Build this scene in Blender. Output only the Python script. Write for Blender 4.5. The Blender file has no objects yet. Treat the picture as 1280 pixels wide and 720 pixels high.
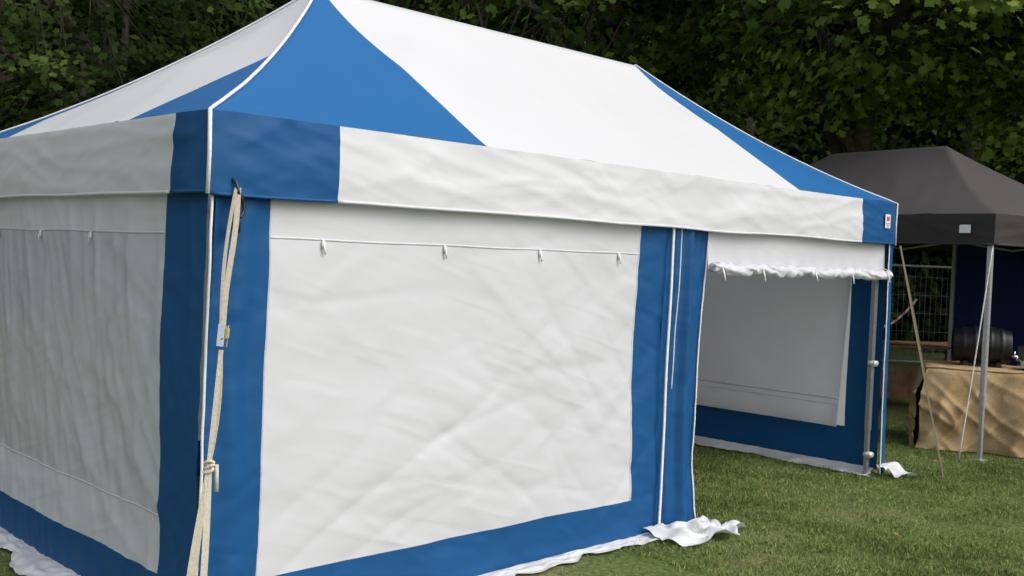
import bpy, math, random
import numpy as np
from mathutils import Vector, Matrix, noise
random.seed(7); RNG=np.random.default_rng(7)
scene=bpy.context.scene
coll=scene.collection
scene.view_settings.view_transform='Standard'
try: scene.view_settings.look='None'
except Exception: pass
scene.view_settings.exposure=0

# ------------------------------------------------------------ helpers
def empty(name,loc=(0,0,0)):
    o=bpy.data.objects.new(name,None); coll.objects.link(o); o.location=loc
    o.empty_display_size=0.2
    return o
def link(name,me,mats,parent=None):
    o=bpy.data.objects.new(name,me); coll.objects.link(o)
    for m in mats: me.materials.append(m)
    if parent: o.parent=parent
    return o
def newmat(name):
    m=bpy.data.materials.new(name); m.use_nodes=True
    nt=m.node_tree; nt.nodes.clear()
    return m,nt,nt.nodes,nt.links
def N(nodes,t,**k):
    n=nodes.new(t)
    for a,b in k.items(): setattr(n,a,b)
    return n
def ramp(nodes,p):
    r=nodes.new('ShaderNodeValToRGB'); e=r.color_ramp.elements
    e[0].position,e[0].color=p[0][0],(*p[0][1],1)
    e[1].position,e[1].color=p[-1][0],(*p[-1][1],1)
    for q in p[1:-1]:
        x=e.new(q[0]); x.color=(*q[1],1)
    return r

def fabric(name,col,rough=0.6,transl=0.2,bump=0.35,dirt=0.12,spec=0.3,dirtcol=(0.25,0.22,0.15),crease=0.5,coat=0.0):
    m,nt,n,l=newmat(name)
    out=N(n,'ShaderNodeOutputMaterial'); p=N(n,'ShaderNodeBsdfPrincipled')
    p.inputs['Roughness'].default_value=rough
    p.inputs['Specular IOR Level'].default_value=spec
    p.inputs['Coat Weight'].default_value=coat
    p.inputs['Coat Roughness'].default_value=0.2
    geo=N(n,'ShaderNodeNewGeometry')
    n1=N(n,'ShaderNodeTexNoise'); n1.inputs['Scale'].default_value=1.7; n1.inputs['Detail'].default_value=3
    l.new(geo.outputs['Position'],n1.inputs['Vector'])
    sep=N(n,'ShaderNodeSeparateXYZ'); l.new(geo.outputs['Position'],sep.inputs[0])
    mr=N(n,'ShaderNodeMapRange'); mr.inputs['From Min'].default_value=0.0; mr.inputs['From Max'].default_value=0.35
    mr.inputs['To Min'].default_value=1.0; mr.inputs['To Max'].default_value=0.25
    l.new(sep.outputs['Z'],mr.inputs['Value'])
    r1=ramp(n,[(0.42,(0,0,0)),(0.7,(1,1,1))]); l.new(n1.outputs['Fac'],r1.inputs['Fac'])
    mu=N(n,'ShaderNodeMath',operation='MULTIPLY'); l.new(mr.outputs[0],mu.inputs[0]); l.new(r1.outputs['Color'],mu.inputs[1])
    mu2=N(n,'ShaderNodeMath',operation='MULTIPLY'); l.new(mu.outputs[0],mu2.inputs[0]); mu2.inputs[1].default_value=dirt*2.2
    mix=N(n,'ShaderNodeMix',data_type='RGBA'); mix.inputs['A'].default_value=(*col,1); mix.inputs['B'].default_value=(*[c*0.6+d*0.4 for c,d in zip(col,dirtcol)],1)
    l.new(mu2.outputs[0],mix.inputs['Factor'])
    l.new(mix.outputs['Result'],p.inputs['Base Color'])
    # wrinkles : run along the cloth (x+y , z)
    ad=N(n,'ShaderNodeMath',operation='ADD'); l.new(sep.outputs['X'],ad.inputs[0]); l.new(sep.outputs['Y'],ad.inputs[1])
    cb=N(n,'ShaderNodeCombineXYZ'); l.new(ad.outputs[0],cb.inputs['X']); l.new(sep.outputs['Z'],cb.inputs['Z'])
    prev=None
    for rot,sc,scale,st,dist in ((0.55,(1.0,1,4.5),1.5,crease,0.012),(-0.65,(0.9,1,5.0),1.25,crease,0.012),(-0.28,(0.8,1,6.0),2.2,crease*.8,0.007),(0.12,(1.6,1,3.0),4.0,bump,0.006)):
        mp=N(n,'ShaderNodeMapping'); mp.inputs['Rotation'].default_value=(0,rot,0)
        mp2=N(n,'ShaderNodeMapping'); mp2.inputs['Scale'].default_value=sc; mp2.inputs['Location'].default_value=(rot*7,rot*3,rot*11)
        l.new(cb.outputs[0],mp.inputs['Vector']); l.new(mp.outputs[0],mp2.inputs['Vector'])
        t=N(n,'ShaderNodeTexNoise'); t.inputs['Scale'].default_value=scale
        if scale<3:
            t.noise_type='RIDGED_MULTIFRACTAL'; t.inputs['Detail'].default_value=1.8; t.inputs['Distortion'].default_value=0.35
        else: t.inputs['Detail'].default_value=1; t.inputs['Distortion'].default_value=.3
        l.new(mp2.outputs[0],t.inputs['Vector'])
        b=N(n,'ShaderNodeBump'); b.inputs['Strength'].default_value=st; b.inputs['Distance'].default_value=dist
        l.new(t.outputs['Fac'],b.inputs['Height'])
        if prev: l.new(prev.outputs[0],b.inputs['Normal'])
        prev=b
    l.new(prev.outputs[0],p.inputs['Normal'])
    if transl>0:
        t=N(n,'ShaderNodeBsdfTranslucent'); l.new(mix.outputs['Result'],t.inputs['Color'])
        ms=N(n,'ShaderNodeMixShader'); ms.inputs[0].default_value=transl
        l.new(p.outputs[0],ms.inputs[1]); l.new(t.outputs[0],ms.inputs[2]); l.new(ms.outputs[0],out.inputs[0])
    else: l.new(p.outputs[0],out.inputs[0])
    return m
def simple(name,col,rough=0.5,metal=0.0,var=0.15,scale=20,bump=0.1,spec=0.5):
    m,nt,n,l=newmat(name)
    out=N(n,'ShaderNodeOutputMaterial'); p=N(n,'ShaderNodeBsdfPrincipled')
    p.inputs['Metallic'].default_value=metal; p.inputs['Roughness'].default_value=rough; p.inputs['Specular IOR Level'].default_value=spec
    g=N(n,'ShaderNodeNewGeometry'); t=N(n,'ShaderNodeTexNoise'); t.inputs['Scale'].default_value=scale; t.inputs['Detail'].default_value=3
    l.new(g.outputs['Position'],t.inputs['Vector'])
    r=ramp(n,[(0.3,[c*(1-var) for c in col]),(0.7,[min(1,c*(1+var)) for c in col])]); l.new(t.outputs['Fac'],r.inputs['Fac'])
    l.new(r.outputs['Color'],p.inputs['Base Color'])
    if bump>0:
        b=N(n,'ShaderNodeBump'); b.inputs['Strength'].default_value=bump; b.inputs['Distance'].default_value=0.01
        l.new(t.outputs['Fac'],b.inputs['Height']); l.new(b.outputs[0],p.inputs['Normal'])
    l.new(p.outputs[0],out.inputs[0]); return m

def leafmat(name,dark,mid,light,transl=0.3,rough=0.5):
    m,nt,n,l=newmat(name)
    out=N(n,'ShaderNodeOutputMaterial')
    a=N(n,'ShaderNodeAttribute'); a.attribute_name='tint'
    r=ramp(n,[(0.0,dark),(0.5,mid),(1.0,light)]); l.new(a.outputs['Fac'],r.inputs['Fac'])
    p=N(n,'ShaderNodeBsdfDiffuse'); l.new(r.outputs['Color'],p.inputs['Color'])
    if transl>0:
        t=N(n,'ShaderNodeBsdfTranslucent'); l.new(r.outputs['Color'],t.inputs['Color'])
        ms=N(n,'ShaderNodeMixShader'); ms.inputs[0].default_value=transl
        l.new(p.outputs[0],ms.inputs[1]); l.new(t.outputs[0],ms.inputs[2]); l.new(ms.outputs[0],out.inputs[0])
    else: l.new(p.outputs[0],out.inputs[0])
    return m

def grid(name,f,us,vs,mats,matfn=None,parent=None,smooth=True,diag=None):
    """f(u,v)->xyz ; us,vs coordinate arrays"""
    verts=[f(u,v) for v in vs for u in us]
    nu=len(us); faces=[]; mi=[]
    for j in range(len(vs)-1):
        for i in range(nu-1):
            a=j*nu+i; b=a+1; c=b+nu; d=a+nu
            uc=(us[i]+us[i+1])/2; vc=(vs[j]+vs[j+1])/2
            if diag is None:
                faces.append((a,b,c,d)); mi.append(matfn(uc,vc) if matfn else 0)
            else:
                du=(us[i+1]-us[i])/6; dv=(vs[j+1]-vs[j])/6
                if diag(uc,vc):
                    faces.append((a,b,c)); mi.append(matfn(uc+du,vc-dv)); faces.append((a,c,d)); mi.append(matfn(uc-du,vc+dv))
                else:
                    faces.append((a,b,d)); mi.append(matfn(uc-du,vc-dv)); faces.append((b,c,d)); mi.append(matfn(uc+du,vc+dv))
    me=bpy.data.meshes.new(name); me.from_pydata(verts,[],faces); me.update()
    me.polygons.foreach_set('material_index',mi)
    if smooth: me.polygons.foreach_set('use_smooth',[True]*len(faces))
    return link(name,me,mats,parent)

def tube_data(pts,rad,seg=8,cap=True):
    pts=[Vector(p) for p in pts]; V=[];F=[]
    if not hasattr(rad,'__len__'): rad=[rad]*len(pts)
    prev=None
    for i,p in enumerate(pts):
        t=(pts[min(i+1,len(pts)-1)]-pts[max(i-1,0)]).normalized()
        if prev is None:
            x=t.orthogonal().normalized()
        else:
            x=prev-t*prev.dot(t)
            x=x.normalized() if x.length>1e-6 else t.orthogonal().normalized()
        prev=x; y=t.cross(x)
        for k in range(seg):
            a=2*math.pi*k/seg
            V.append(p+(x*math.cos(a)+y*math.sin(a))*rad[i])
    for i in range(len(pts)-1):
        for k in range(seg):
            a=i*seg+k; b=i*seg+(k+1)%seg
            F.append((a,b,b+seg,a+seg))
    if cap:
        F.append(tuple(reversed(range(seg)))); F.append(tuple(range((len(pts)-1)*seg,len(pts)*seg)))
    return V,F
def multi(name,parts,mats,parent=None,smooth=True):
    V=[];F=[]
    for v,f in parts:
        o=len(V); V+=v; F+=[tuple(i+o for i in q) for q in f]
    me=bpy.data.meshes.new(name); me.from_pydata([tuple(v) for v in V],[],F); me.update()
    if smooth: me.polygons.foreach_set('use_smooth',[True]*len(F))
    return link(name,me,mats,parent)
def tube(name,pts,rad,mat,parent=None,seg=8):
    return multi(name,[tube_data(pts,rad,seg)],[mat],parent)
def ribbon_data(pts,w,th,side):
    side=Vector(side).normalized(); V=[];F=[]
    pts=[Vector(p) for p in pts]
    if not hasattr(w,'__len__'): w=[w]*len(pts)
    for i,p in enumerate(pts):
        t=(pts[min(i+1,len(pts)-1)]-pts[max(i-1,0)]).normalized()
        s=(side-t*side.dot(t)).normalized(); nn=t.cross(s)
        for a,b in ((-1,-1),(1,-1),(1,1),(-1,1)):
            V.append(p+s*a*w[i]/2+nn*b*th/2)
    for i in range(len(pts)-1):
        for k in range(4):
            a=i*4+k;b=i*4+(k+1)%4
            F.append((a,b,b+4,a+4))
    F.append((3,2,1,0)); o=(len(pts)-1)*4; F.append((o,o+1,o+2,o+3))
    return V,F
def box_data(c,s,rot=None,bev=0.0):
    import bmesh
    bm=bmesh.new(); bmesh.ops.create_cube(bm,size=1)
    bmesh.ops.scale(bm,vec=s,verts=bm.verts)
    if bev>0: bmesh.ops.bevel(bm,geom=bm.edges[:],offset=bev,segments=2,affect='EDGES')
    M=Matrix.Translation(c)@(rot.to_4x4() if rot else Matrix.Identity(4))
    bm.verts.ensure_lookup_table()
    V=[M@v.co for v in bm.verts]; F=[tuple(v.index for v in f.verts) for f in bm.faces]
    bm.free(); return V,F
def ar(a,b,step):
    n=max(1,int(round((b-a)/step))); return [a+(b-a)*i/n for i in range(n+1)]
def nz(a,b,c=0.0): return noise.noise(Vector((a,b,c)))
def fold(a,b,th,fa,fb,seed,pw=3):
    c,s=math.cos(th),math.sin(th)
    wv=0.12*nz(a*1.1,b*1.1,seed+9)
    n=nz((a*c+b*s)*fa,(-a*s+b*c+wv)*fb,seed)
    return (1-min(1,abs(n)*2.2))**pw
def wr(a,b,seed,amp=1.0):
    m1=max(0,min(1,0.5+1.6*nz(a*.8,b*.8,seed+3))); m2=max(0,min(1,0.5+1.6*nz(a*.7,b*.9,seed+5)))
    return amp*(0.024*nz(a*.9,b*.9,seed)+0.008*nz(a*2.5,b*2.2,seed+1)
        +0.007*m1*fold(a,b,0.55,.7,2.9,seed+11)+0.007*m2*fold(a,b,-0.70,.6,3.2,seed+17)
        +0.0045*m2*fold(a,b,0.30,.9,4.5,seed+41)+0.004*m1*fold(a,b,-0.25,1.0,5.0,seed+47)
        +0.005*fold(a,b,0.05,.5,3.0,seed+23)*(1-m1)+0.002*nz(a*6,b*6,seed+30))

# ------------------------------------------------------------ materials
WHITE=fabric('white_polyester',(0.73,0.735,0.785),0.42,0.28,0.22,0.07,crease=0.6)
WHITE_V=fabric('white_valance_polyester',(0.71,0.715,0.755),0.45,0.22,0.25,0.07,crease=0.5)
WHITE_R=fabric('white_roof_polyester',(0.68,0.68,0.70),0.55,0.2,0.10,0.08,crease=0.22)
WHITE_F=fabric('white_thin_polyester',(0.82,0.82,0.87),0.5,0.45,0.18,0.06,crease=0.4)
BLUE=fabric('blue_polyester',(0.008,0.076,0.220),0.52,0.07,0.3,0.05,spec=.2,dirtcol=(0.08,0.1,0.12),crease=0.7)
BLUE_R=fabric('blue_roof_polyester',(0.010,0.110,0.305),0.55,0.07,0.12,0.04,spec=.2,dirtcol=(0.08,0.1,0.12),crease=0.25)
PVC=fabric('pvc_window_film',(0.68,0.68,0.76),0.28,0.28,0.4,0.10,spec=0.6,crease=0.8,coat=0.6)
FLAP=fabric('groundsheet_flap',(0.72,0.73,0.75),0.4,0.15,0.5,0.35,crease=0.6)
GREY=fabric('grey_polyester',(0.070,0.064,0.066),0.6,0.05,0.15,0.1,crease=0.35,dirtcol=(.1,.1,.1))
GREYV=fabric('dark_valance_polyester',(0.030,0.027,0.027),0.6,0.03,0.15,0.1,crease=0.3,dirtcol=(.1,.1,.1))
NAVY=fabric('navy_polyester',(0.010,0.016,0.09),0.6,0.10,0.3,0.05,crease=0.5,dirtcol=(.05,.05,.05))
PIPE=simple('white_piping',(0.72,0.72,0.74),0.6,var=0.08,bump=0)
ALU=simple('brushed_aluminium',(0.55,0.56,0.58),0.38,0.8,0.1,40,0.05)
BLACKP=simple('black_plastic',(0.012,0.012,0.013),0.3,0,0.2,15,0.05)
DRUM=simple('black_drum_plastic',(0.008,0.008,0.009),0.42,0,0.2,15,0.05,spec=.3)
STRAP=simple('beige_webbing',(0.56,0.50,0.40),0.8,0,0.12,90,0.12)
DARKSTRAP=simple('tan_webbing',(0.22,0.19,0.13),0.8,0,0.15,120,0.2)
CHROME=simple('chrome',(0.7,0.7,0.72),0.2,1.0,0.05,10,0.0)
YEL=simple('ratchet_yellow',(0.36,0.36,0.12),0.5)
RED=simple('red_print',(0.55,0.06,0.06),0.5)
WOOD=simple('weathered_wood',(0.16,0.085,0.045),0.8,0,0.35,9,0.4)
STEELW=simple('galvanised_wire',(0.22,0.23,0.23),0.5,0.5)
BARK=simple('bark',(0.075,0.06,0.045),0.9,0,0.4,12,0.8)

# ------------------------------------------------------------ main gazebo
H=2.24; VH=0.34
tent=empty('pop_up_gazebo')
PH=1.04
def roofp(x,y,L=6,W=3,pk=1.5,h=PH,sag=0.085,seed=2.0,e=H):
    d=min(x,L-x,y,W-y); t=max(0,min(1,d/pk))
    side = abs(min(x,L-x)-min(y,W-y))
    z=e+h*t-sag*4*t*(1-t)*(1-.8*min(1,side/.8))
    env=min(1,side/0.5)*min(1,t*5)*min(1,(1-t)*3)
    z+=env*(0.012*nz(x*.9,y*.9,seed)+0.007*nz(x*2.6,y*2.2,seed+4)+0.008*fold(x,y,1.2,.6,2.2,seed+7))
    z+=.006*min(1,side/.3)*max(0,1-t*5)*(nz(x*5,y*5,seed+9)+fold(x,y,.1,.8,6,seed+10))
    if pk<x<L-pk: z-=0.028*env*abs(math.sin((x-pk)*math.pi/1.5))*t
    return z
def roof(x,y):
    return ((x-3)*(3.05/3)+3,(y-1.5)*(1.55/1.5)+1.5,roofp(x,y))
def roofmat(x,y):
    dx=min(x,6-x); dy=min(y,3-y)
    if dy<dx: return 1 if dx<1.5 else 0
    return 1 if dy<0.75 else 0
def roofdiag(x,y):
    return ((x<3)==(y<1.5))
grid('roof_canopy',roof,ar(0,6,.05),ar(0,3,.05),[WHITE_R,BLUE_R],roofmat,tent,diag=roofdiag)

def val_off(s,z,seed):
    k=(H-z)/VH
    return 0.010+0.024*math.sin(min(1,k)*math.pi*.6)*(0.6+1.2*nz(s*.8,0,seed))+0.014*k*nz(s*1.7,z*3,seed+2)+0.007*fold(s,z*1.0,0.05,.5,5,seed+4)+0.005*fold(s,z,-.12,.8,7,seed+14)+0.003*fold(s,z,.3,1.2,6,seed+19)+0.003*nz(s*6,z*10,seed)
def valance(name,p0,d,nrm,L,c,seed):
    p0=Vector(p0); d=Vector(d); nrm=Vector(nrm)
    def f(s,z):
        e=min(1,min(s,L-s)/0.15)
        o=val_off(s,z,seed)*e
        zz=z+ (0.018*nz(s*1.2,3.3,seed)*(H-z)/VH)
        p=p0+d*s+nrm*o; return (p.x,p.y,zz)
    def mf(s,z): return 1 if (s<c or s>L-c) else 0
    us=ar(0,L,.03)
    us=sorted(set([round(u,4) for u in us]+[c,L-c]))
    grid(name,f,us,ar(H-VH,H,.017),[WHITE_V,BLUE],mf,tent)
    for nm,a,b,mt in (('_hem_corner',.01,c,BLUE),('_hem',c,L-c,WHITE_V),('_hem_corner',L-c,L-.01,BLUE)):
        pts=[Vector(f(s,H-VH+0.006))+nrm*0.0005 for s in ar(a,b,.04)]
        multi(name+nm,[ribbon_data(pts,0.014,0.004,(0,0,1))],[mt],tent)
valance('valance_front',(-.05,-.05,0),(1,0,0),(0,-1,0),6.1,0.62,1.0)
valance('valance_back',(6.05,3.05,0),(-1,0,0),(0,1,0),6.1,0.62,21.0)
valance('valance_end',(-.05,3.05,0),(0,-1,0),(-1,0,0),3.1,0.27,31.0)
valance('valance_end_far',(6.05,-.05,0),(0,1,0),(1,0,0),3.1,0.27,41.0)
hp=[]
for (cx,cy,sx,sy) in ((0,0,1,1),(6,0,-1,1),(0,3,1,-1),(6,3,-1,-1)):
    pts=[Vector(((cx-3)*(3.05/3)+3-sx*.005,(cy-1.5)*(1.55/1.5)+1.5-sy*.005,H-VH))]
    pts.append(pts[0]+Vector((sx*.004,sy*.002,VH*.5))); pts.append(Vector((pts[0].x,pts[0].y,H)))
    for k in range(1,31):
        t=1.5*k/30; p=roof(cx+sx*t,cy+sy*t); pts.append(Vector(p)+Vector((-sx*.002+.003*nz(t*7,1),-sy*.002,.005)))
    hp.append(ribbon_data(pts,0.015,0.010,(sy*1,-sx*1,0)))
multi('hip_piping',hp,[PIPE],tent)

# front wall 1
def wall_front(x,z):
    return (x-0.012*(1.9-z)*(1-min(1,x/.5))+(.010*nz(z*2.2,x*2,55) if .2<x<2.9 else 0), -0.012+wr(x,z,50)-0.03*math.exp(-((x-.13)/.09)**2)*0.6
            +(.012*math.sin(x*38+3*nz(z*1.3,2))*(.5+nz(z*2,x*4,3)) if x<.26 else 0), z+.006*nz(x*2.2,z*2,57))
def m_front(x,z):
    if z<0.25 or x<0.26 or x>2.79: return 1
    return 0
us=sorted(set([round(u,3) for u in ar(0,3.06,.02)]+[.26,2.79])); vs=sorted(set([round(v,3) for v in ar(0.02,1.95,.02)]+[.25]))
grid('front_wall_panel',wall_front,us,vs,[WHITE,BLUE],m_front,tent)
def on(f,pts,off):
    return [Vector(f(*p))+Vector(off) for p in pts]
multi('front_wall_seams',[
  ribbon_data(on(wall_front,[(x,1.735) for x in ar(.262,2.788,.02)],(0,-.0005,0)),0.010,0.003,(0,0,1)),
  ribbon_data(on(wall_front,[(.268,z) for z in ar(.255,1.95,.02)],(0,-.0005,0)),0.010,0.002,(1,0,0)),
  ribbon_data(on(wall_front,[(2.782,z) for z in ar(.255,1.95,.02)],(0,-.0005,0)),0.010,0.002,(1,0,0)),
  ],[WHITE],tent)
def toggle(p,o,s):
    p=Vector(p); o=Vector(o); s=Vector(s)
    R3=Matrix((s,o,Vector((0,0,1)))).transposed()
    parts=[box_data(p+o*.008+Vector((0,0,.012)),(.020,.008,.035),R3,.003),
           ribbon_data([p+o*.004+Vector((0,0,.035)),p+o*.016+Vector((0,0,.005)),p+o*.014+s*.006+Vector((0,0,-.03))],.010,.003,s)]
    return parts
tg=[]
for x in (.535,1.25,1.92,2.6): tg+=toggle(wall_front(x,1.70),(0,-1,0),(1,0,0))
multi('window_toggles',tg,[PIPE],tent)

pz=[ribbon_data([Vector((-.02-.012*(1.9-z)+.004*nz(z*6,3),-.03+.008*nz(z*2,1),z)) for z in ar(.02,1.93,.04)],0.011,0.008,(1,-.6,0)),
    ribbon_data([Vector((3.07-.012*(1.9-z)+.012*nz(z*1.5,4),-.050-.015*nz(z*2,7),z)) for z in ar(.03,1.93,.04)],0.017,0.010,(1,0,0))]
multi('zip_piping',pz,[PIPE],tent)

def wall_end(y,z):
    w=1.0*wr(y,z,80)+0.006*fold(y,z,1.45,.8,4.5,88)+0.005*fold(y,z,1.2,.9,6.5,95)
    return (-0.02-w*0.9-0.012*(1.9-z)*(1-min(1,y/.5)),y,z+.006*nz(y*2.2,z*2,77))
def m_end(y,z):
    if z<0.24 or y<0.36 or y>2.74: return 1
    if 0.5<z<1.735: return 2
    return 0
us=sorted(set([round(u,3) for u in ar(0,3,.02)]+[.36,2.74])); vs=sorted(set([round(v,3) for v in ar(0.02,1.95,.02)]+[.24,.5,1.735]))
grid('end_wall_panel',wall_end,us,vs,[WHITE,BLUE,PVC],m_end,tent)
multi('end_wall_seams',[
  ribbon_data(on(wall_end,[(y,1.735) for y in ar(.362,2.738,.02)],(-.0005,0,0)),0.010,0.003,(0,0,1)),
  ribbon_data(on(wall_end,[(y,.5) for y in ar(.362,2.738,.02)],(-.0005,0,0)),0.008,0.003,(0,0,1))],[WHITE],tent)
tg=[]
for y in (1.1,1.75,2.4): tg+=toggle(wall_end(y,1.70),(-1,0,0),(0,1,0))
multi('end_wall_toggles',tg,[PIPE],tent)
def wall_back(x,z): return (x,3.01+wr(x,z,120),z)
def m_back(x,z):
    xx=x%3
    return 1 if (z<.25 or xx<.26 or xx>2.76) else 0
grid('back_wall_panel',wall_back,ar(0,6,.03),ar(.02,1.95,.03),[WHITE,BLUE],m_back,tent)
def wall_far(y,z): return (6.035+0.6*wr(y,z,140),y,z)
def m_far(y,z):
    return 1 if (z<.38 or y<.30 or y>2.74) else 0
grid('far_end_wall_panel',wall_far,ar(0,3,.02),ar(.05,1.95,.02),[WHITE_F,BLUE],m_far,tent)
def blind(a,z):
    k=(1.9-z)/1.5
    y0=.265+.07*k; y=y0+(2.72-y0)*a
    return (5.985-0.012*k+0.7*wr(y,z,160)-(0.02*math.exp(-(a/.03)**2)*k),y,z)
grid('window_blind',blind,ar(0,1,.008),ar(.365,1.9,.02),[WHITE_F],None,tent)
multi('window_blind_seams',[ribbon_data(on(blind,[(a,.60) for a in ar(.002,1,.01)],(-.001,0,0)),0.010,0.004,(0,0,1)),
   ribbon_data(on(blind,[(a,.55) for a in ar(.002,1,.01)],(-.001,0,0)),0.006,0.003,(0,0,1))],[WHITE],tent)

def door(x,z):
    k=(1.9-z)/1.9; a=(x-3.06)/.44
    edge=3.50-.02*math.sin(k*math.pi)-.030*k**2
    xx=3.06-.012*(1.9-z)+(edge-3.06+.012*(1.9-z))*a
    yy=-.02+.040*math.sin(a*8.5+.5+.9*nz(z*.9,2))*(0.5+.5*k)+.014*math.sin(a*21+1.5*nz(z*1.4,8))+.6*wr(x,z,180)+.02*nz(a*3,z*1.2,8)
    yy-=0.04*max(0,k-.8)*5*a
    return (xx,yy,z)
grid('door_curtain',door,ar(3.06,3.5,.011),ar(.02,1.95,.025),[BLUE],None,tent)
multi('door_curtain_piping',[ribbon_data(on(door,[(3.497,z) for z in ar(.03,1.94,.04)],(0,-.002,0)),0.010,0.008,(1,0,0)),
  ribbon_data(on(door,[(3.18,z) for z in ar(.9,1.94,.04)],(0,-.003,0)),0.007,0.004,(1,0,0))],[PIPE],tent)
def header(x,z): return (x,-.012+.5*wr(x,z,200)+.008*math.sin(x*30+3*nz(x*3,1))*max(0,(1.80-z)/.14),z)
grid('door_header',header,ar(3.49,5.98,.02),ar(1.66,1.95,.02),[WHITE],None,tent)
rp=[];rr=[]
for x in ar(3.50,5.99,.015):
    rp.append((x,-.045+.010*nz(x*4,1),1.674+.012*nz(x*3,5)-.014*abs(math.sin((x-3.5)*5.2))-.010*(x-3.5)/2.5)); rr.append(.032+.012*nz(x*14,2,7)+.006*abs(math.sin((x-3.5)*5.2)))
def roll_part():
    V,F=tube_data(rp,rr,18)
    V=[v+Vector((0,.020*nz(v.x*9+v.z*40,v.y*40,3),.020*nz(v.x*12,v.z*50+v.y*40,8))) for v in V]
    return V,F
multi('rolled_door',[roll_part()],[WHITE],tent)
tp=[]
for x in (3.57,4.05,4.75,5.30,5.90):
    c=Vector((x,-.045,1.664))
    ring=[c+Vector((.004*math.sin(a*3),.036*math.cos(a),.040*math.sin(a)+.002)) for a in [2*math.pi*k/14 for k in range(15)]]
    tp.append(ribbon_data(ring,.010,.003,(1,0,0)))
    tp.append(ribbon_data([c+Vector((0,-.038,0)),c+Vector((.008,-.046,-.04)),c+Vector((.02,-.045,-.085+.03*random.random()))],.012,.003,(1,0,0)))
multi('roll_ties',tp,[PIPE],tent)
def jamb(x,z): return (x+.008*nz(z*1.5,3),-.03+.5*wr(x,z,220)-.012*(1.9-z),z)
grid('door_jamb',jamb,ar(5.985,6.06,.015),ar(.02,1.95,.03),[BLUE],None,tent)
multi('door_jamb_piping',[ribbon_data(on(jamb,[(5.985,z) for z in ar(.03,1.94,.04)],(0,-.003,0)),0.010,0.006,(1,0,0))],[PIPE],tent)

def flap(name,p0,d,nrm,L,w,seed,amp=.035,res=.02,z0=.05):
    p0=Vector(p0);d=Vector(d);nrm=Vector(nrm)
    def f(s,k):
        ww=w*(0.75+.6*nz(s*2.3,1,seed)+.25*nz(s*7,2,seed))
        o=k*ww
        z=z0*(1-k)**3+.014+amp*(abs(nz(s*5,k*2.2,seed))*1.3+.5*fold(s,k*w,1.3,2,9,seed+3))*math.sin(min(1,k*1.1+.10)*math.pi*.8)
        p=p0+d*(s+.03*nz(s*4,k*3,seed+8))+nrm*o
        return (p.x,p.y,max(.012,z))
    grid(name,f,ar(0,L,res),ar(0,1,.05),[FLAP],None,tent)
flap('mud_flap_front',(-.02,-.02,0),(1,0,0),(0,-1,0),3.0,.15,1,.022,.02,.012)
flap('mud_flap_door',(2.90,-.04,0),(1,-.12,0),(.12,-1,0),.54,.42,5,.13,.012,.04)
flap('mud_flap_end',(-.02,3,0),(0,-1,0),(-1,0,0),3.0,.20,9,.03,.02,.02)
flap('mud_flap_far_end',(6.02,0.02,0),(0,1,0),(-1,0,0),2.95,.17,13,.02)
flap('mud_flap_corner',(5.97,-.03,0),(1,-.25,0),(.40,-1,0),.18,.20,17,.09,.01,.08)
flap('mud_flap_back',(6,3.02,0),(-1,0,0),(0,1,0),6,.2,19)

fr=[]
legs=[(.05,.05),(3.0,.05),(5.95,.05),(.05,2.95),(3.0,2.95),(5.95,2.95)]
for (x,y) in legs:
    fr.append(box_data((x,y,1.3),(.045,.045,1.85),bev=.006))
    fr.append(box_data((x,y,.2),(.036,.036,.38),bev=.004))
    fr.append(box_data((x,y,.008),(.10,.10,.012),bev=.003))
def bar(a,b,r=.014): fr.append(tube_data([a,b],r,6))
for y in (.05,2.95):
    for i in range(4):
        x0=.05+i*1.475;x1=x0+1.475
        bar((x0,y,2.16),(x1,y,1.92)); bar((x0,y,1.92),(x1,y,2.16))
for x in (.05,5.95):
    for i in range(2):
        y0=.05+i*1.45;y1=y0+1.45
        bar((x,y0,2.16),(x,y1,1.92)); bar((x,y0,1.92),(x,y1,2.16))
for x in (1.52,4.48): bar((x,1.5,2.2),(x,1.5,3.2),.018); bar((x,.05,2.1),(x,1.5,2.3)); bar((x,2.95,2.1),(x,1.5,2.3))
multi('steel_frame',fr,[ALU],tent,smooth=False)
cl=[]
for z in (.18,.93): cl.append(box_data((5.955,.035,z),(.075,.07,.045),bev=.008)); cl.append(box_data((5.92,-.0,z+.01),(.05,.01,.03)))
multi('velcro_straps',cl,[PIPE],tent)
lb=empty('fabric_label'); lb.parent=tent
multi('label_patch',[box_data((5.83,-.088,2.085),(.085,.006,.11),bev=.002)],[PIPE],lb,False)
multi('label_print',[box_data((5.83,-.0925,2.105),(.045,.003,.035),bev=.001)]+[box_data((5.83,-.0925,2.07-.014*i),(.06-.012*i,.003,.005)) for i in range(3)],[RED],lb,False)

rs=empty('ratchet_strap'); 
A=Vector((.065,-.085,1.93)); B=Vector((-.20,-.27,0.0)); sd=(0.72,-0.69,0.0)
def L(t): return A.lerp(B,t)
pp=[]
pp.append(ribbon_data([L(t)+Vector((.004,-.004,0))*math.sin(t*20) for t in ar(0,.30,.02)],.022,.004,sd))
pp.append(ribbon_data([L(t)+Vector((-.012,.010,0))*math.sin(t*math.pi/.3)+Vector((-.010,.0,0)) for t in ar(0,.30,.02)],.014,.003,(.6,-.8,.2)))
pp.append(ribbon_data([L(t) for t in ar(.34,.58,.02)],.018,.005,sd))
pp.append(ribbon_data([L(t)+Vector((.012,-.010,0))*math.sin((t-.34)/.24*math.pi) for t in ar(.34,.58,.02)],.012,.003,(.5,-.8,.2)))
pp.append(ribbon_data([L(t)+Vector((-.020,.012,0))*math.sin(min(1,(t-.58)/.3)*math.pi*.5) for t in ar(.58,1,.02)],[.018+.02*min(1,(t-.58)/.2) for t in ar(.58,1,.02)],.004,sd))
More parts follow.
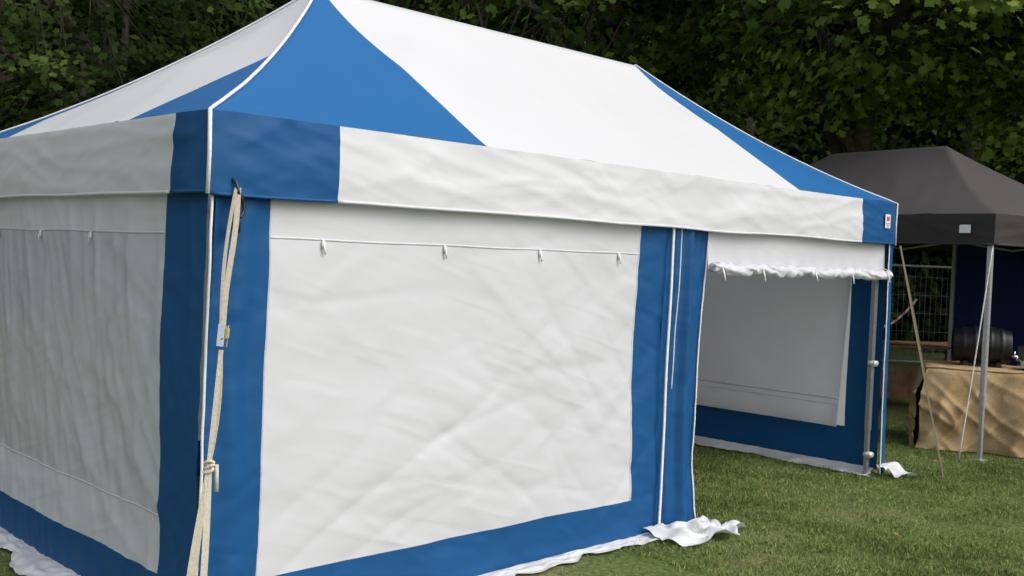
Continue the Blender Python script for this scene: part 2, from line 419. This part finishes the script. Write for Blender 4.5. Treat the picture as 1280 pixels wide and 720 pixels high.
pp.append(ribbon_data([L(t)+Vector((.020,-.020,0))*math.sin(min(1,(t-.58)/.3)*math.pi*.5) for t in ar(.58,1,.02)],.026,.004,(.8,-.5,.1)))
multi('webbing',pp,[STRAP],rs,False)
kn=[]
for k in range(3):
    c=L(.57+.007*k)
    kn.append(tube_data([c+Vector((.017*math.cos(a)*.72,-.017*math.cos(a)*.7-.010*math.sin(a),.010*math.sin(a+k))) for a in [2*math.pi*i/12 for i in range(13)]],.007,6))
kn.append(ribbon_data([L(.575),L(.575)+Vector((.02,-.025,.005)),L(.61)+Vector((.025,-.03,-.03))],.016,.004,(.5,-.5,.3)))
multi('knot',kn,[STRAP],rs)
rot=(B-A).to_track_quat('Z','X').to_matrix()
c=L(.31)
multi('ratchet_body',[box_data(c+rot@Vector((.016,0,0)),(.004,.03,.09),rot,.001),box_data(c+rot@Vector((-.016,0,0)),(.004,.03,.09),rot,.001),
   tube_data([c+rot@Vector((-.025,0,.01)),c+rot@Vector((.025,0,.01))],.010,10),tube_data([c+rot@Vector((-.02,0,-.035)),c+rot@Vector((.02,0,-.035))],.006,8)],[CHROME],rs,False)
multi('ratchet_handle',[box_data(c+rot@Vector((0,-.018,-.01)),(.03,.008,.045),rot,.003)],[YEL],rs,False)
multi('hook',[tube_data([A+Vector((-.02,.03,.04)),A+Vector((-.01,.0,.02)),A+Vector((.0,-.005,-.02)),A+Vector((.02,-.005,-.05)),A+Vector((.03,0,-.09)),A+Vector((.012,-.005,-.12)),A+Vector((-.012,0,-.10))],.007,8),
   box_data(A+Vector((0.0,.01,-.16)),(.035,.02,.05),bev=.004)],[BLACKP],rs)
tube('ground_peg',[B+Vector((.02,.02,.10)),B+Vector((0,0,0)),B+Vector((-.03,-.03,-.15))],.007,CHROME,rs)

gr=empty('guy_rope')
A2=Vector((6.07,-.09,1.90)); B2=Vector((6.37,-.42,0.0))
multi('rope_webbing',[ribbon_data([A2.lerp(B2,t)+Vector((0,0,-.02))*math.sin(t*math.pi) for t in ar(0,1,.05)],.014,.004,(.7,-.7,0)),
   ribbon_data([A2.lerp(B2,t)+Vector((.03,0,-.02))*math.sin(t*math.pi*1.6) for t in ar(0,.62,.05)],.010,.003,(.5,-.8,.2))],[DARKSTRAP],gr,False)
tube('rope_peg',[B2+Vector((.02,.03,.09)),B2+Vector((-.01,-.01,-.1))],.008,CHROME,gr)

# ------------------------------------------------------------ grey gazebo
g=empty('pop_up_gazebo.001')
G0=Vector((7.51,-.27,0)); gu=Vector((.985,-.174,0)).normalized(); gv=Vector((.174,.985,0)).normalized()
def GP(a,b,z): return G0+gu*a+gv*b+Vector((0,0,z))
GH=2.24
def groof(a,b):
    z=roofp(b,a,L=4.5,W=3,h=.84,sag=.09,seed=61,e=GH)
    aa=(a-1.5)*1.03+1.5; bb=(b-2.25)*1.02+2.25
    return tuple(GP(aa,bb,z))
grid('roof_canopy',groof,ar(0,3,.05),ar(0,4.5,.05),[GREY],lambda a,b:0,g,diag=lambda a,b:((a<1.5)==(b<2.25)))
def gval(name,a0,b0,da,db,na,nb,L):
    def f(s,z):
        o=.01+.016*nz(s*2,z*2,77)+.008*nz(s*8,z*3,70)+.006*fold(s,z,.05,.6,6,71)
        e=min(1,min(s,L-s)/.1); o*=e
        return tuple(GP(a0+da*s+na*o,b0+db*s+nb*o,z))
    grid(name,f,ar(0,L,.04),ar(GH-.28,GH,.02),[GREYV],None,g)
    multi(name+'_hem',[ribbon_data([Vector(f(s,GH-.275))+(gu*na+gv*nb)*.003 for s in ar(.01,L-.01,.1)],.02,.006,(0,0,1))],[GREYV],g)
gval('valance_long',-.045,-.045,0,1,-1,0,4.59)
gval('valance_short',-.045,-.045,1,0,0,-1,3.09)
gval('valance_far',3.045,-.045,0,1,1,0,4.59)
gval('valance_rear',-.045,4.545,1,0,0,1,3.09)
rotg=Matrix.Rotation(math.atan2(gu.y,gu.x),3,'Z')
fr=[]
for a,b in ((0.03,0.03),(2.97,.03),(.03,4.47),(2.97,4.47),(2.97,2.25)):
    fr.append(box_data(GP(a,b,1.35),(.045,.045,1.75),rotg,.006)); fr.append(box_data(GP(a,b,.3),(.036,.036,.6),rotg,.004)); fr.append(box_data(GP(a,b,.008),(.11,.11,.012),rotg,.003))
    fr.append(box_data(GP(a,b,.58),(.055,.055,.07),rotg,.008))
for a in (.03,2.97):
    for i in range(3):
        fr.append(tube_data([GP(a,.03+i*1.48,2.18),GP(a,1.51+i*1.48,1.98)],.013,6)); fr.append(tube_data([GP(a,.03+i*1.48,1.98),GP(a,1.51+i*1.48,2.18)],.013,6))
for b in (.03,4.47):
    for i in range(2):
        fr.append(tube_data([GP(.03+i*1.47,b,2.18),GP(1.5+i*1.47,b,1.98)],.013,6)); fr.append(tube_data([GP(.03+i*1.47,b,1.98),GP(1.5+i*1.47,b,2.18)],.013,6))
multi('steel_frame',fr,[ALU],g,False)
multi('fabric_label',[box_data(GP(-.085,.22,2.10),(.006,.11,.075),rotg,.002)],[PIPE],g,False)
def gwall(b,z):
    return tuple(GP(2.99+wr(b,z,300)*1.6+.02*math.sin(b*9),b,z))
grid('side_wall',gwall,ar(0,2.25,.03),ar(.03,2.1,.05),[NAVY],None,g)
multi('guy_line',[tube_data([GP(-.03,-.03,2.0).lerp(Vector((7.42,-.11,0)),t)+Vector((0,.0,-.03*math.sin(t*3.14))) for t in ar(0,1,.1)],.006,6)],[PIPE],g)

# ------------------------------------------------------------ hessian table
m,nt,n,l=newmat('hessian')
out=N(n,'ShaderNodeOutputMaterial');p=N(n,'ShaderNodeBsdfPrincipled');p.inputs['Roughness'].default_value=.95;p.inputs['Specular IOR Level'].default_value=.1
ge=N(n,'ShaderNodeNewGeometry');no=N(n,'ShaderNodeTexNoise');no.inputs['Scale'].default_value=5;no.inputs['Detail'].default_value=5
no2=N(n,'ShaderNodeTexNoise');no2.inputs['Scale'].default_value=110;no2.inputs['Detail'].default_value=2
l.new(ge.outputs['Position'],no.inputs['Vector']);l.new(ge.outputs['Position'],no2.inputs['Vector'])
r=ramp(n,[(.3,(.36,.24,.12)),(.7,(.56,.41,.24))]);l.new(no.outputs['Fac'],r.inputs['Fac'])
r2=ramp(n,[(.35,(.65,.65,.65)),(.65,(1,1,1))]);l.new(no2.outputs['Fac'],r2.inputs['Fac'])
mx=N(n,'ShaderNodeMix',data_type='RGBA',blend_type='MULTIPLY');mx.inputs['Factor'].default_value=.8
l.new(r.outputs['Color'],mx.inputs['A']);l.new(r2.outputs['Color'],mx.inputs['B']);l.new(mx.outputs['Result'],p.inputs['Base Color'])
bb=N(n,'ShaderNodeBump');bb.inputs['Strength'].default_value=.5;bb.inputs['Distance'].default_value=.004;l.new(no2.outputs['Fac'],bb.inputs['Height']);l.new(bb.outputs[0],p.inputs['Normal'])
l.new(p.outputs[0],out.inputs[0]); HESS=m
tb=empty('hessian_covered_table')
T0=Vector((7.74,.36,0)); td=Vector((.443,-.897,0)).normalized(); tn=Vector((.897,.443,0)).normalized()
TL,TW,TH=1.83,.76,.80
def TP(a,b,z): return T0+td*a+tn*b+Vector((0,0,z))
per=2*(TL+TW)
def perim(s):
    s%=per
    if s<TL: return s,0,0,-1
    s-=TL
    if s<TW: return TL,s,1,0
    s-=TW
    if s<TL: return TL-s,TW,0,1
    s-=TL
    return 0,TW-s,-1,0
def skirt(s,z):
    k=(TH-z)/TH
    a,b,na,nb=perim(s)
    acc=[0,0]
    for d in (-.08,-.04,0,.04,.08):
        q=perim(s+d); acc[0]+=q[2];acc[1]+=q[3]
    m_=math.hypot(*acc); na,nb=acc[0]/m_,acc[1]/m_
    kk=min(1,k*2.2)
    ph=s*9+2.6*nz(s*1.6,k*1.1,5)
    o=.012+kk*(.055+.060*math.sin(ph)*(.6+.6*nz(s*1.1,2,8))+.030*nz(s*7,k*2.0,9))+.020*nz(s*4,k*4,2)*min(1,k*6)+.045*fold(s,z,.9,1.2,4.5,31)*kk+.035*fold(s,z,-.7,1.5,5.5,37)*kk
    o-=.03*max(0,1-k*18)
    return tuple(TP(a+na*o,b+nb*o,z-.012*max(0,1-k*12)*(.5+nz(s*7,2))))
grid('cloth_skirt',skirt,ar(0,per-.0001,.015),ar(.015,TH-.006,.02),[HESS],None,tb)
grid('cloth_top',lambda a,b:tuple(TP(a,b,TH-.004+.014*nz(a*4,b*4,3)-.016*(1-min(1,min(a+.02,TL+.02-a,b+.02,TW+.02-b)/.05)))),ar(-.012,TL+.012,.03),ar(-.012,TW+.012,.03),[HESS],None,tb)
lg=[]
for a in (.15,TL-.15):
    for b in (.1,TW-.1): lg.append(tube_data([TP(a,b,0),TP(a,b,TH-.03)],.015,8))
multi('table_legs',lg,[ALU],tb)
def lathe(name,prof,org,axis,mat,parent,seg=40,smooth=True):
    axis=Vector(axis).normalized(); x=axis.orthogonal().normalized(); y=axis.cross(x); V=[];F=[]
    for (h,r_) in prof:
        for k in range(seg):
            a=2*math.pi*k/seg; V.append(Vector(org)+axis*h+(x*math.cos(a)+y*math.sin(a))*r_)
    for i in range(len(prof)-1):
        for k in range(seg):
            a=i*seg+k;b=i*seg+(k+1)%seg;F.append((a,b,b+seg,a+seg))
    return multi(name,[(V,F)],[mat],parent,smooth)
br=empty('barrel')
bc=TP(.50,.40,TH+.195)
prof=[(-.25,.001),(-.25,.135),(-.262,.14),(-.262,.15)]
for i in range(41):
    h=-.255+.51*i/40; r0=.152+.034*(1-(h/.255)**2)
    rib=.007 if (abs(abs(h)-.17)<.014 or abs(abs(h)-.07)<.012) else 0
    prof.append((h,r0+rib))
prof+=[(.262,.15),(.262,.14),(.25,.135),(.25,.001)]
lathe('barrel_body',prof,bc,td,DRUM,br)
multi('barrel_cradle',[box_data(bc+td*h+Vector((0,0,-.175)),(.05,.30,.05),rot=Matrix.Rotation(math.atan2(td.y,td.x),3,'Z'),bev=.004) for h in (-.15,.15)],[BLACKP],br,False)
multi('barrel_tap',[tube_data([bc+td*.26+Vector((0,0,-.09)),bc+td*.32+Vector((0,0,-.09)),bc+td*.33+Vector((0,0,-.13))],.014,8),tube_data([bc+td*.30+Vector((0,0,-.09)),bc+td*.30+Vector((0,0,-.04))],.008,8)],[CHROME],br)
st=empty('camping_stove')
R_=Matrix.Rotation(math.atan2(td.y,td.x),3,'Z')
sc=TP(1.0,.30,TH)
multi('stove_body',[box_data(sc+Vector((0,0,.05)),(.34,.26,.07),R_,.01)],[CHROME],st,False)
multi('stove_grate',[tube_data([sc+td*(-.13+.065*i)+tn*-.11+Vector((0,0,.10)),sc+td*(-.13+.065*i)+tn*.11+Vector((0,0,.10))],.005,6) for i in range(5)]+[box_data(sc+td*h+Vector((0,0,.01)),(.03,.2,.03),R_) for h in (-.12,.12)],[BLACKP],st)
multi('stove_lid',[box_data(sc+tn*.15+Vector((0,0,.14)),(.34,.012,.14),R_,.004)],[BLACKP],st,False)
multi('stove_knob',[tube_data([sc+tn*-.13+td*.08+Vector((0,0,.05)),sc+tn*-.155+td*.08+Vector((0,0,.05))],.018,12)],[BLACKP],st)
pt=empty('serving_pot')
lathe('pot_body',[(0,.001),(0,.09),(.01,.10),(.12,.10),(.125,.105),(.13,.10),(.15,.06),(.155,.001)],TP(1.38,.35,TH),(0,0,1),CHROME,pt)
lathe('pot_knob',[(.15,.012),(.17,.012),(.18,.02),(.19,.018),(.195,.001)],TP(1.38,.35,TH),(0,0,1),BLACKP,pt,16)

# ------------------------------------------------------------ trestle table, fence, tape behind
cam_loc=Vector((-2.121,-3.918,1.70))
rw=Vector((.7125,-.7007,0)).normalized(); fw=Vector((.7017,.7117,0)).normalized()
def W(side,depth,z=0): 
    p=cam_loc+rw*side+fw*depth; return Vector((p.x,p.y,z))
tt=empty('trestle_table'); q=W(5.05,13.2)
Rt=Matrix.Rotation(math.atan2(rw.y,rw.x)+.15,3,'Z')
pl=[box_data(q+Rt@Vector((0,-.3+.2*i,.76)),(1.9,.19,.035),Rt,.006) for i in range(4)]
for s in (-.75,.75):
    for a in (-.28,.28): pl.append(box_data(q+Rt@Vector((s,a,.37)),(.07,.05,.74),Rt,.004))
    pl.append(box_data(q+Rt@Vector((s,0,.68)),(.05,.6,.08),Rt,.004))
pl.append(box_data(q+Rt@Vector((0,-.26,.30)),(1.5,.03,.38),Rt,.004))
multi('table_timber',pl,[WOOD],tt,False)

for i in range(4):
    fp=empty('mesh_fence_panel' if i==0 else 'mesh_fence_panel.%03d'%i)
    x0=3.2+i*2.5; x1=x0+2.42; dd=17+.15*i; parts=[]; hh=1.78
    c=.12
    loop=[W(x0,dd,0.02),W(x0,dd,hh-c),W(x0+.04,dd,hh-.04),W(x0+c,dd,hh),W(x1-c,dd,hh),W(x1-.04,dd,hh-.04),W(x1,dd,hh-c),W(x1,dd,.02)]
    multi('frame',[tube_data(loop,.021,8),tube_data([W(x0,dd,.2),W(x1,dd,.2)],.018,6)],[STEELW],fp)
    multi('wires',[tube_data([W(x,dd,.2),W(x,dd,hh)],.0025,4) for x in ar(x0+.05,x1-.05,.09)]+[tube_data([W(x0,dd,z),W(x1,dd,z)],.0025,4) for z in ar(.4,1.6,.3)],[STEELW],fp)
    multi('foot',[box_data(W(x0,dd,.07),(.65,.22,.13),Matrix.Rotation(.8,3,'Z'),.02)],[BLACKP],fp)
m,nt,n,l=newmat('barrier_tape')
out=N(n,'ShaderNodeOutputMaterial');p=N(n,'ShaderNodeBsdfPrincipled');p.inputs['Roughness'].default_value=.35
ge=N(n,'ShaderNodeNewGeometry');se=N(n,'ShaderNodeSeparateXYZ');l.new(ge.outputs['Position'],se.inputs[0])
w_=N(n,'ShaderNodeMath',operation='MULTIPLY');w_.inputs[1].default_value=9;l.new(se.outputs['X'],w_.inputs[0])
f_=N(n,'ShaderNodeMath',operation='FRACT');l.new(w_.outputs[0],f_.inputs[0])
g_=N(n,'ShaderNodeMath',operation='GREATER_THAN');g_.inputs[1].default_value=.5;l.new(f_.outputs[0],g_.inputs[0])
mx=N(n,'ShaderNodeMix',data_type='RGBA');mx.inputs['A'].default_value=(.30,.04,.04,1);mx.inputs['B'].default_value=(.35,.33,.32,1);l.new(g_.outputs[0],mx.inputs['Factor'])
l.new(mx.outputs['Result'],p.inputs['Base Color']);l.new(p.outputs[0],out.inputs[0])
def WT(t): return W(5.8+.75*t,16.6+.2*t,.75+.5*t-.12*math.sin(t*3.14))
multi('barrier_tape',[ribbon_data([WT(t) for t in ar(-.1,1.0,.1)],.035,.003,(0,0,1))],[m],None,False)

# ------------------------------------------------------------ ground
m,nt,n,l=newmat('lawn_soil')
out=N(n,'ShaderNodeOutputMaterial');p=N(n,'ShaderNodeBsdfDiffuse')
ge=N(n,'ShaderNodeNewGeometry')
a1=N(n,'ShaderNodeTexNoise');a1.inputs['Scale'].default_value=.9;a1.inputs['Detail'].default_value=6
a2=N(n,'ShaderNodeTexNoise');a2.inputs['Scale'].default_value=30;a2.inputs['Detail'].default_value=4
l.new(ge.outputs['Position'],a1.inputs['Vector']);l.new(ge.outputs['Position'],a2.inputs['Vector'])
r1=ramp(n,[(.3,(.085,.125,.042)),(.5,(.12,.155,.06)),(.68,(.20,.19,.10))]);l.new(a1.outputs['Fac'],r1.inputs['Fac'])
r2=ramp(n,[(.3,(.5,.5,.5)),(.7,(1.2,1.2,1.1))]);l.new(a2.outputs['Fac'],r2.inputs['Fac'])
mx=N(n,'ShaderNodeMix',data_type='RGBA',blend_type='MULTIPLY');mx.inputs['Factor'].default_value=1
l.new(r1.outputs['Color'],mx.inputs['A']);l.new(r2.outputs['Color'],mx.inputs['B']);l.new(mx.outputs['Result'],p.inputs['Color'])
l.new(p.outputs[0],out.inputs[0]); SOIL=m
def axis():
    a=[-200,-100,-50,-25]+ar(-12,26,.5)+[35,60,110,220]; return a
def gz(x,y):
    return .03*nz(x*.35,y*.35,.5)*min(1,max(0,(abs(x-3)+abs(y-1)-5)/6)) 
grid('ground',lambda x,y:(x,y,gz(x,y)),axis(),axis(),[SOIL])

def poly_cloud(name,C,Nrm,S,tint,shape,mat,parent=None,curl=.15,tang=None):
    n_=len(C); k=len(shape)
    Nrm=Nrm/np.linalg.norm(Nrm,axis=1,keepdims=True)
    if tang is None:
        tang=RNG.normal(size=(n_,3))
    T=tang-Nrm*np.sum(tang*Nrm,axis=1,keepdims=True); T/=np.linalg.norm(T,axis=1,keepdims=True)
    B=np.cross(Nrm,T)
    sh=np.array(shape)
    V=C[:,None,:]+S[:,None,None]*(sh[None,:,0,None]*T[:,None,:]+sh[None,:,1,None]*B[:,None,:]-curl*(sh[None,:,0,None]**2+ sh[None,:,1,None]**2)*Nrm[:,None,:])
    V=V.reshape(-1,3).astype(np.float32)
    me=bpy.data.meshes.new(name)
    me.vertices.add(n_*k); me.vertices.foreach_set('co',V.ravel())
    me.loops.add(n_*k); me.loops.foreach_set('vertex_index',np.arange(n_*k,dtype=np.int32))
    me.polygons.add(n_); me.polygons.foreach_set('loop_start',np.arange(0,n_*k,k,dtype=np.int32))
    try: me.polygons.foreach_set('loop_total',np.full(n_,k,dtype=np.int32))
    except Exception: pass
    me.update(calc_edges=True)
    at=me.attributes.new('tint','FLOAT','FACE'); at.data.foreach_set('value',np.clip(tint,0,1).astype(np.float32))
    return link(name,me,[mat],parent)

GRASS=leafmat('grass_blades',(.11,.155,.048),(.215,.285,.090),(.38,.39,.19),0,.6)
def blades(n_,x0,x1,y0,y1):
    x=RNG.uniform(x0,x1,n_);y=RNG.uniform(y0,y1,n_); return x,y
parts=[blades(270000,2.6,10.5,-3.2,1.2),blades(50000,-4,16,-6,7),blades(20000,3.0,6,0,3)]
X=np.concatenate([a[0] for a in parts]);Y=np.concatenate([a[1] for a in parts])
n_=len(X)
patch=np.array([noise.noise(Vector((x*.9,y*.9,3)))+.6*noise.noise(Vector((x*3.1,y*3.1,5))) for x,y in zip(X,Y)])
fine=np.array([noise.noise(Vector((x*9,y*9,3))) for x,y in zip(X,Y)])
keep=(fine+1.0*patch)>RNG.uniform(-1.3,0.1,n_)
X=X[keep];Y=Y[keep];patch=patch[keep];fine=fine[keep];n_=len(X)
Zg=np.array([gz(x,y) for x,y in zip(X,Y)])
C=np.stack([X,Y,Zg-.002],1)
up=np.stack([RNG.normal(0,.6,n_),RNG.normal(0,.6,n_),np.ones(n_)],1)
nr=np.cross(up,RNG.normal(size=(n_,3)))
tint=.45-.45*patch+.2*fine+RNG.normal(0,.13,n_)
S=(.023+.009*patch+.010*fine+RNG.normal(0,.005,n_)).clip(.010,.045)
poly_cloud('grass',C,nr,S,tint,[(0,-.085),(0,.085),(.55,.06),(1,0),(.55,-.055)],GRASS,None,curl=.35,tang=up)
FL=leafmat('fallen_leaves',(.16,.09,.03),(.26,.18,.06),(.36,.31,.12),0)
n_=60
C=np.stack([RNG.uniform(2.8,11,n_),RNG.uniform(-3,.6,n_),RNG.uniform(.015,.025,n_)],1)
poly_cloud('fallen_leaves',C,np.stack([RNG.normal(0,.3,n_),RNG.normal(0,.3,n_),np.ones(n_)],1),RNG.uniform(.012,.026,n_),RNG.uniform(0,1,n_),
   [(-1,0),(-.3,.6),(.4,.5),(1,0),(.4,-.5),(-.3,-.6)],FL)

# ------------------------------------------------------------ trees
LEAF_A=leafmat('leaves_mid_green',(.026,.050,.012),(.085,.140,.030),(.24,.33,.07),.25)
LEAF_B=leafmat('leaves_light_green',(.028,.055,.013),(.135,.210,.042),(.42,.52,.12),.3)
LEAF_D=leafmat('leaves_dark_shaded_green',(.016,.029,.010),(.042,.070,.020),(.10,.145,.040),.2)  # dark green, with weaker light on the left trees put into the colour
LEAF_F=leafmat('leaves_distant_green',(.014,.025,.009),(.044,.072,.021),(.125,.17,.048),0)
maple=[(-.55,0),(-.45,.32),(-.08,.30),(.0,.62),(.28,.30),(.62,0),(.28,-.30),(.0,-.62),(-.08,-.30),(-.45,-.32)]
oval=[(-.6,0),(-.1,.36),(.6,0),(-.1,-.36)]
def tree(name,base,hgt,crown_c,crown_r,nclump,per_clump,lsize,mat,seed,zmin=3.0,shape=maple,trunk_r=.28):
    rg=np.random.default_rng(seed); root=empty(name,(0,0,0))
    base=Vector(base); cc=Vector(crown_c)
    parts=[]
    top=Vector((cc.x,cc.y,cc.z+crown_r[2]*.5))
    tr=[base.lerp(top,t)+Vector((.15*nz(t*3,seed),.15*nz(t*3,seed+5),0))*min(1,t*4) for t in ar(0,1,.08)]
    parts.append(tube_data(tr,[trunk_r*(1.25 if i==0 else 1)*(1-.85*i/(len(tr)-1)) for i in range(len(tr))],10))
    cl=[];tries=0
    while len(cl)<nclump and tries<nclump*30:
        tries+=1
        v=rg.normal(size=3);v/=np.linalg.norm(v);r_=rg.uniform(.45,1.0)**.6
        p=Vector((cc.x+v[0]*crown_r[0]*r_,cc.y+v[1]*crown_r[1]*r_,cc.z+v[2]*crown_r[2]*r_))
        if p.z<zmin+.7*nz(p.x*.6,p.y*.6,seed): continue
        if nz(p.x*.5,p.y*.5,p.z*.6+seed)<-.06: continue
        if p.z<4.1 and -1<p.x<11.6 and -1.5<p.y<4.8: continue
        cl.append(p)
    limbs=[]
    for i in range(9):
        a=2*math.pi*i/9+rg.uniform(-.3,.3); t0=.30+.055*i; s=tr[min(len(tr)-1,int(t0*(len(tr)-1)))]
        e=Vector((cc.x+math.cos(a)*crown_r[0]*.75,cc.y+math.sin(a)*crown_r[1]*.75,cc.z+rg.uniform(-.35,.5)*crown_r[2]))
        pts=[s.lerp(e,t)+Vector((.35*nz(t*2,i,seed),.35*nz(t*2,i+9,seed),.5*math.sin(t*math.pi)*.6)) for t in ar(0,1,.12)]
        limbs+=pts
        parts.append(tube_data(pts,[trunk_r*.42*(1-.85*k/(len(pts)-1)) for k in range(len(pts))],6))
    allp=limbs+tr[len(tr)//3:]
    Lnp=np.array([tuple(q) for q in allp])
    Cs=[];Ns=[];Ts=[];Ss=[]
    for p in cl:
        j=int(np.argmin(np.sum((Lnp-np.array(p))**2,1))); s=allp[j]
        mid=s.lerp(p,.5)+Vector((rg.normal()*.1,rg.normal()*.1,.12))
        parts.append(tube_data([s,mid,p],[.028,.018,.006],4,False))
        k=int(per_clump*rg.uniform(.6,1.4)); rad=rg.uniform(.35,.75)
        d=rg.normal(size=(k,3)); d*=np.array([rad*.62,rad*.62,rad*.26])
        out_=np.array([p.x-cc.x,p.y-cc.y,0]);out_/=max(.3,np.linalg.norm(out_))
        rr_=d[:,0]*out_[0]+d[:,1]*out_[1]; d[:,2]-=.35*np.maximum(rr_,0)
        Cs.append(np.array(p)+d)
        nn=rg.normal(size=(k,3))*.5+np.array([out_[0]*.8,out_[1]*.8,.8]); Ns.append(nn)
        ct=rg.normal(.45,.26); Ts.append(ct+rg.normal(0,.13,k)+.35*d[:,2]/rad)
        Ss.append(rg.uniform(.65,1.3,k)*lsize)
    multi('trunk_and_limbs',parts,[BARK],root)
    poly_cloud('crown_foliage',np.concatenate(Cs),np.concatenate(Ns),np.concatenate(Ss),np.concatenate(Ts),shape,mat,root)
    return root
def px(side,depth,z=0): return tuple(W(side,depth,z))
tree('maple_tree',px(6.0,18.5),10,px(4.9,14.6,6.6),(4.0,4.0,3.3),480,58,.125,LEAF_B,11,zmin=4.0)
tree('maple_tree.001',px(2.2,19.5),11,px(1.2,17.5,7.6),(4.2,4.4,4.4),400,55,.12,LEAF_A,12,zmin=3.6)
tree('maple_tree.002',px(-2.5,22),12,px(-2.5,20.5,8),(4.6,4.6,4.8),280,50,.125,LEAF_D,13,zmin=3)
tree('maple_tree.003',px(-7.2,19),11,px(-7.2,17.5,6.6),(4.6,4.6,4.4),440,55,.105,LEAF_D,14,zmin=2.4)
tree('maple_tree.004',px(10.5,18.5),10,px(9.3,16.3,6.2),(3.8,3.8,3.8),420,55,.125,LEAF_B,15,zmin=3.1)
tree('maple_tree.005',px(-13,17),10,px(-13,16,6.6),(4.4,4.4,4.4),220,45,.125,LEAF_D,16,zmin=2.4)

tl=empty('tree_line')
def core(a,z):
    r_=28+2.5*nz(a*6,z*.25,4)+1.2*nz(a*18,z*.7,6)
    return tuple(W(math.sin(a)*r_,math.cos(a)*r_,z))
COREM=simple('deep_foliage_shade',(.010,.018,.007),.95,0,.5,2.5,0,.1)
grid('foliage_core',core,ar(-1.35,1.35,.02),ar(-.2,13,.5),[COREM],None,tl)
n_=130000
nc=2300
ca=RNG.uniform(-1.3,1.3,nc); cz=RNG.uniform(0,1,nc)**.9*11.5; cr=RNG.uniform(23.5,27.5,nc)
ctint=RNG.normal(.42,.25,nc)
idx=RNG.integers(0,nc,n_)
a=ca[idx];r_=cr[idx]
P=np.stack([-2.121+rw.x*np.sin(a)*r_+fw.x*np.cos(a)*r_,-3.918+rw.y*np.sin(a)*r_+fw.y*np.cos(a)*r_,cz[idx]],1)
P+=RNG.normal(size=(n_,3))*np.array([.5,.5,.32]); P[:,2]=np.abs(P[:,2])
nr=RNG.normal(size=(n_,3))*.55+np.array([-.7,-.7,.7])
poly_cloud('foliage',P,nr,RNG.uniform(.13,.24,n_),ctint[idx]+RNG.normal(0,.12,n_),oval,LEAF_F,tl)
tk=[]
for i in range(16):
    aa=-1.25+i*.165+random.uniform(-.05,.05); rr_=random.uniform(22.5,24.5)
    b=W(math.sin(aa)*rr_,math.cos(aa)*rr_,0); tk.append(tube_data([b,b+Vector((random.uniform(-.3,.3),0,4)),b+Vector((random.uniform(-.6,.6),.4,9))],[.3,.22,.1],8))
multi('trunks',tk,[BARK],tl)

# ------------------------------------------------------------ world & sun
w=bpy.data.worlds.new('World'); scene.world=w; w.use_nodes=True
nt=w.node_tree; nt.nodes.clear(); n=nt.nodes; l=nt.links
EL=math.radians(44); SR=math.radians(160)
sky=N(n,'ShaderNodeTexSky'); sky.sky_type='NISHITA'; sky.sun_disc=False; sky.sun_elevation=EL; sky.sun_rotation=SR
sky.air_density=1.5; sky.dust_density=4.0
hs=N(n,'ShaderNodeHueSaturation'); hs.inputs['Saturation'].default_value=.36; hs.inputs['Value'].default_value=1.52
bg=N(n,'ShaderNodeBackground'); bg.inputs['Strength'].default_value=.15
ow=N(n,'ShaderNodeOutputWorld')
l.new(sky.outputs[0],hs.inputs['Color']); l.new(hs.outputs[0],bg.inputs['Color']); l.new(bg.outputs[0],ow.inputs[0])
sd_=bpy.data.lights.new('sun','SUN'); sd_.energy=0.7; sd_.angle=math.radians(50); sd_.color=(1,.98,.96)
so=bpy.data.objects.new('sun',sd_); coll.objects.link(so)
sdir=Vector((math.sin(SR)*math.cos(EL),math.cos(SR)*math.cos(EL),math.sin(EL)))
so.rotation_euler=sdir.to_track_quat('Z','Y').to_euler()

# ------------------------------------------------------------ camera
cd=bpy.data.cameras.new('camera'); cam=bpy.data.objects.new('camera',cd); coll.objects.link(cam)
cd.sensor_width=36; cd.lens=1300/1280*36; cd.clip_start=.05; cd.clip_end=1000
f=Vector((.7017,.7117,-.0318)).normalized(); u=Vector((-.0059,.0504,.9988)); u=(u-f*u.dot(f)).normalized(); r=f.cross(u)
M=Matrix(((r.x,u.x,-f.x,cam_loc.x),(r.y,u.y,-f.y,cam_loc.y),(r.z,u.z,-f.z,cam_loc.z),(0,0,0,1)))
cam.matrix_world=M
scene.camera=cam
